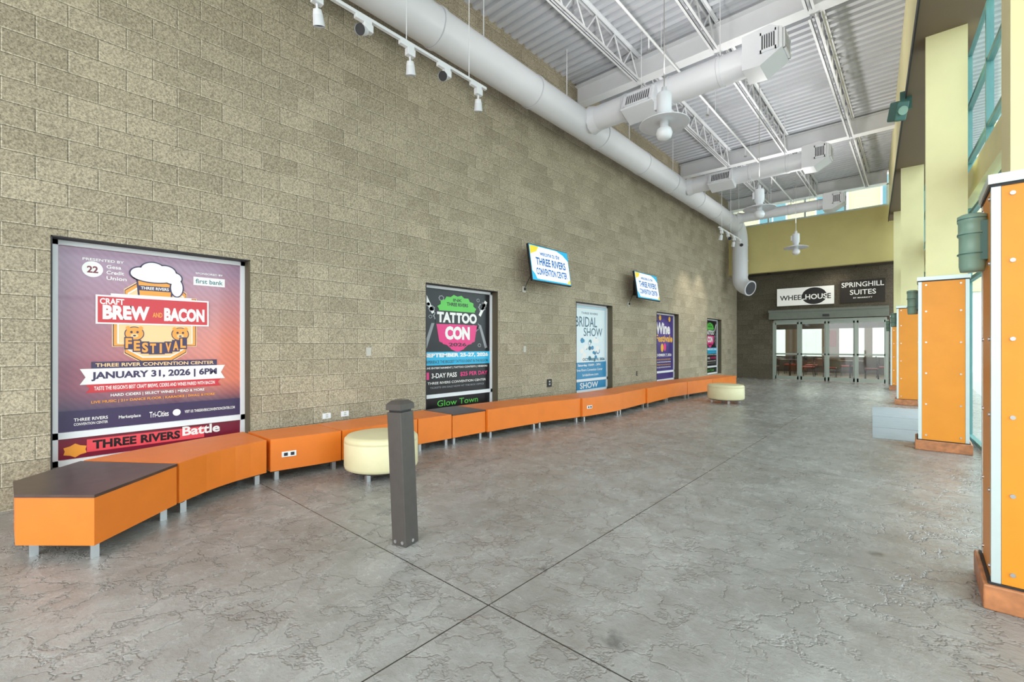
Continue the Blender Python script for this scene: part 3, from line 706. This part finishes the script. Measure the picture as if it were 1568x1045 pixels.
for i_,c_ in enumerate(ch):
    u=(i_-3.5)/3.5; x_=bc+u*.225; y_=1.31+.055*u*u; w_=.05 if c_!='I' else .018
    f.rect(x_-.034,y_-.012,x_+.034,y_+.112,IN,9+.05*i_)
    f.text(c_,x_-w_/2,y_,x_+w_/2,y_+.1,IO,10,.04)
f.rect(.28,1.17,1.32,1.235,IN,5); f.text('THREE RIVER CONVENTION CENTER',.31,1.185,1.29,1.22,IP,6,.02)
f.poly([(.2,1.02),(.24,1.09),(.2,1.17),(1.4,1.17),(1.36,1.09),(1.4,1.02)],IW,5); f.text('JANUARY 31, 2026 | 6PM',.28,1.05,1.32,1.14,IN,6,.04)
f.poly([(.24,.94),(.27,.98),(.24,1.02),(1.36,1.02),(1.33,.98),(1.36,.94)],IR,5); f.text("TASTE THE REGION'S BEST CRAFT BREWS, CIDERS AND WINES PAIRED WITH BACON",.3,.955,1.3,1.0,IW,6)
f.text('HARD CIDERS | SELECT WINES | MEAD & MORE',.42,.885,1.2,.92,IW,5,.02); f.text('LIVE MUSIC | 21+ DANCE FLOOR | KARAOKE | SWAG & MORE',.28,.83,1.3,.862,IO,5,.02)
f.rect(.055,.59,1.555,.78,IN,2)
f.text('THREE RIVERS',.16,.68,.4,.71,IW,4); f.text('CONVENTION CENTER',.16,.64,.4,.665,IW,4); f.text('Marketplace',.48,.66,.65,.7,IW,4); f.text('Tri-Cities',.72,.65,.88,.71,IW,4); f.ell(.95,.68,.035,.035,IW,4); f.text('VISIT US: THREERIVERSCONVENTIONCENTER.COM',1.02,.665,1.5,.695,IW,4)
f.rect(.25,.38,1.2,.5,IPK,1); f.text('THREE RIVERS',.29,.4,.98,.485,IK,2,.04); f.text('Battle',1.0,.42,1.35,.52,IW,3,.03); f.ell(.17,.41,.07,.05,IO,1,12,.3)
f.build()

def tattoo(Y0,wd):
    f=Flat('event_poster',wallM(PXX,Y0),.0012)
    L0=.055; L1=wd-.055; c=wd/2-.02
    f.rect(L0,.59,L1,2.315,IK,0); f.rect(L0,.335,L1,.53,IK,0)
    for k in range(26):
        a=random.uniform(L0+.1,L1-.1); b2=random.uniform(1.3,2.2); r=random.uniform(.03,.08)
        if abs(a-c)<.35: continue
        f.ell(a,b2,r,r*.8,IGY,.5,14,.25); f.ell(a,b2,r*.7,r*.55,IK,1,14,.25)
    for sx in (-1,1):
        f.poly([(c+sx*.5,1.75),(c+sx*.56,1.75),(c+sx*.72,1.35),(c+sx*.66,1.33)],IGY,1); f.poly([(c+sx*.66,2.2),(c+sx*.72,2.17),(c+sx*.55,1.9),(c+sx*.5,1.93)],IW,1)
    f.ell(c,1.98,.4,.24,IG,2,32,.12); f.text('THREE RIVERS',c-.24,2.05,c+.24,2.11,IK,3,.03); f.text('INK',c-.1,2.13,c+.1,2.18,IK,3,.02)
    f.poly([(c-.46,1.74),(c-.4,1.45),(c-.22,1.40),(c-.14,1.32),(c,1.27),(c+.14,1.32),(c+.22,1.40),(c+.4,1.45),(c+.46,1.74)],IM,2)
    f.ell(c,1.55,.38,.2,IM,2.2,28,.1)
    f.rect(c-.48,1.745,c+.48,1.965,IK,4); f.text('TATTOO',c-.45,1.765,c+.45,1.945,IW,5,.05)
    f.text('CON',c-.28,1.48,c+.28,1.71,IW,5,.06); f.text('2026',c-.2,1.37,c+.2,1.43,IK,5,.02)
    f.rect(L0,1.06,L1,1.28,IC,2); f.text('SEPTEMBER 25-27, 2026',L0+.04,1.18,L1-.04,1.26,IW,3,.05); f.text('EXPERIENCE THE BIGGEST TATTOO EVENT IN THE REGION',L0+.05,1.09,L1-.05,1.14,IK,3,.01)
    f.text('LIVE ENTERTAINMENT | TATTOO CONTESTS | VENDORS',L0+.06,.99,L1-.06,1.03,IW,3,.02)
    f.rect(L0+.04,.83,L0+.13,.95,IM,2); f.text('3-DAY PASS',L0+.18,.85,c-.02,.93,IW,3,.02); f.text('$25 PER DAY',c+.06,.85,L1-.06,.93,IM,3,.02)
    f.text('THREE RIVERS CONVENTION CENTER',L0+.1,.75,L1-.1,.79,IW,3,.01); f.text('TICKETS ON SALE NOW AT THE BOX OFFICE',L0+.15,.68,L1-.15,.71,IGY,3)
    f.text('Glow Town',L0+.3,.38,L1-.3,.48,IG,2,.0)
    f.build()
tattoo(4.40,1.63); tattoo(17.10,1.6)
f=Flat('event_poster',wallM(PXX,8.58),.0012); wd=1.63
BL=pm('paleblue',(190,216,228)); BL2=pm('midblue',(60,140,185)); BL3=pm('slate',(70,110,132)); BLL=pm('iceblue',(226,238,243))
f.rect(.055,.59,wd-.055,2.315,BL,0); f.rect(.12,.66,wd-.12,2.25,IW,1); f.rect(.14,.68,wd-.14,2.23,BLL,2)
f.text('THREE RIVERS',.45,2.12,1.18,2.17,BL3,3); f.text('BRIDAL',.2,1.82,1.15,2.06,BL3,3,.01); f.text('SHOW',.55,1.6,1.4,1.8,BL3,3,.01)
for k in range(30):
    a=random.uniform(.45,1.2); b2=random.uniform(1.0,1.55); r=random.uniform(.04,.08)
    f.ell(a,b2,r,r*.85,random.choice([IW,BL2,BL3,ITL,IW]),3+k*.1,14,.2)
f.rect(.055,.59,wd-.055,.98,BL2,6.5); f.text('OCTOBER 10, 2026',.5,1.0,1.5,1.08,BL3,7,.03); f.text('Saturday 10AM - 3PM',.3,.87,1.3,.94,IW,7,.02); f.text('Three Rivers Convention Center',.2,.77,1.4,.83,IW,7,.01); f.text('bridalshow.com',.5,.65,1.2,.71,IW,7,.01)
f.rect(.055,.335,wd-.055,.53,BL2,0); f.text('SHOW',.4,.36,1.2,.5,IW,1,.02)
f.build()
f=Flat('event_poster',wallM(PXX,12.80),.0012); wd=1.65
PU=pm('purple',(66,50,120)); PU2=pm('violet',(84,62,140)); GO=pm('gold',(240,180,60))
f.rect(.055,.59,wd-.055,2.315,PU,0); f.ell(wd/2,1.75,.62,.42,PU2,1,30,.08); f.text('Wine',.3,1.72,1.35,2.08,IW,2,.04); f.text('Festival',.3,1.48,1.35,1.7,GO,2,.03)
for (a,b2) in ((.3,2.2),(.6,2.22),(1.3,2.2),(.22,1.5),(1.45,1.55)): f.ell(a,b2,.07,.07,GO,2,14,.4)
f.ell(.75,1.3,.1,.13,GO,2); f.ell(.95,1.32,.09,.12,IM,2)
f.text('NOVEMBER 7, 2026',.2,1.02,1.45,1.12,IW,2,.03)
for i in range(4): f.text('TASTINGS MUSIC FOOD AND ARTISAN VENDORS',.25,.92-.08*i,1.4,.96-.08*i,IW if i%2 else GO,2,.01)
f.rect(.055,.335,wd-.055,.53,PU,0)
f.build()

# ------------------------------------------------------------ lights / world
wd_=bpy.data.worlds.new('World'); S.world=wd_; wd_.use_nodes=True
bg=wd_.node_tree.nodes['Background']; bg.inputs[0].default_value=(.96,.98,1,1); bg.inputs[1].default_value=4.4
def point(n,loc,e,r=.1,c=(1,.95,.88)):
    l=bpy.data.lights.new(n,'POINT'); l.energy=e; l.shadow_soft_size=r; l.color=c; o=bpy.data.objects.new(n,l); o.location=loc; S.collection.objects.link(o)
point('restaurant_light',(-3.6,23,3.0),220,.2); point('restaurant_light',(-1.0,24,3.0),220,.2)
def spot(n,loc,tgt,e,ang=70,c=(1,.93,.82),r=.08):
    l=bpy.data.lights.new(n,'SPOT'); l.energy=e; l.spot_size=math.radians(ang); l.spot_blend=.8; l.shadow_soft_size=r; l.color=c
    o=bpy.data.objects.new(n,l); o.location=loc; o.rotation_euler=(Vector(tgt)-Vector(loc)).to_track_quat('-Z','Y').to_euler(); S.collection.objects.link(o)
for x,yy,z in PEND: spot('added_ceiling_fill',(x,yy+.02,4.8),(x,yy+.02,7),200,172,(1,.98,.95),.15)  # added fill aimed up at the ceiling; the pendants themselves are unlit
for yy in (14.9,16.2): spot('track_spot_light',(-4.65,yy+.1,4.7),(WX,yy,1.5),150)
spot('sign_light',(-2.2,19.9,4.1),(-2.4,YE,3.0),20,120)

# ------------------------------------------------------------ camera
cam=bpy.data.cameras.new('camera'); co=bpy.data.objects.new('camera',cam); S.collection.objects.link(co)
cam.sensor_width=36; cam.lens=16.0; cam.shift_y=.0035; cam.clip_start=.05; cam.clip_end=200
co.location=(0,0,1.4); co.rotation_euler=(PI/2,0,math.radians(41.7)); S.camera=co
S.view_settings.view_transform='Standard'
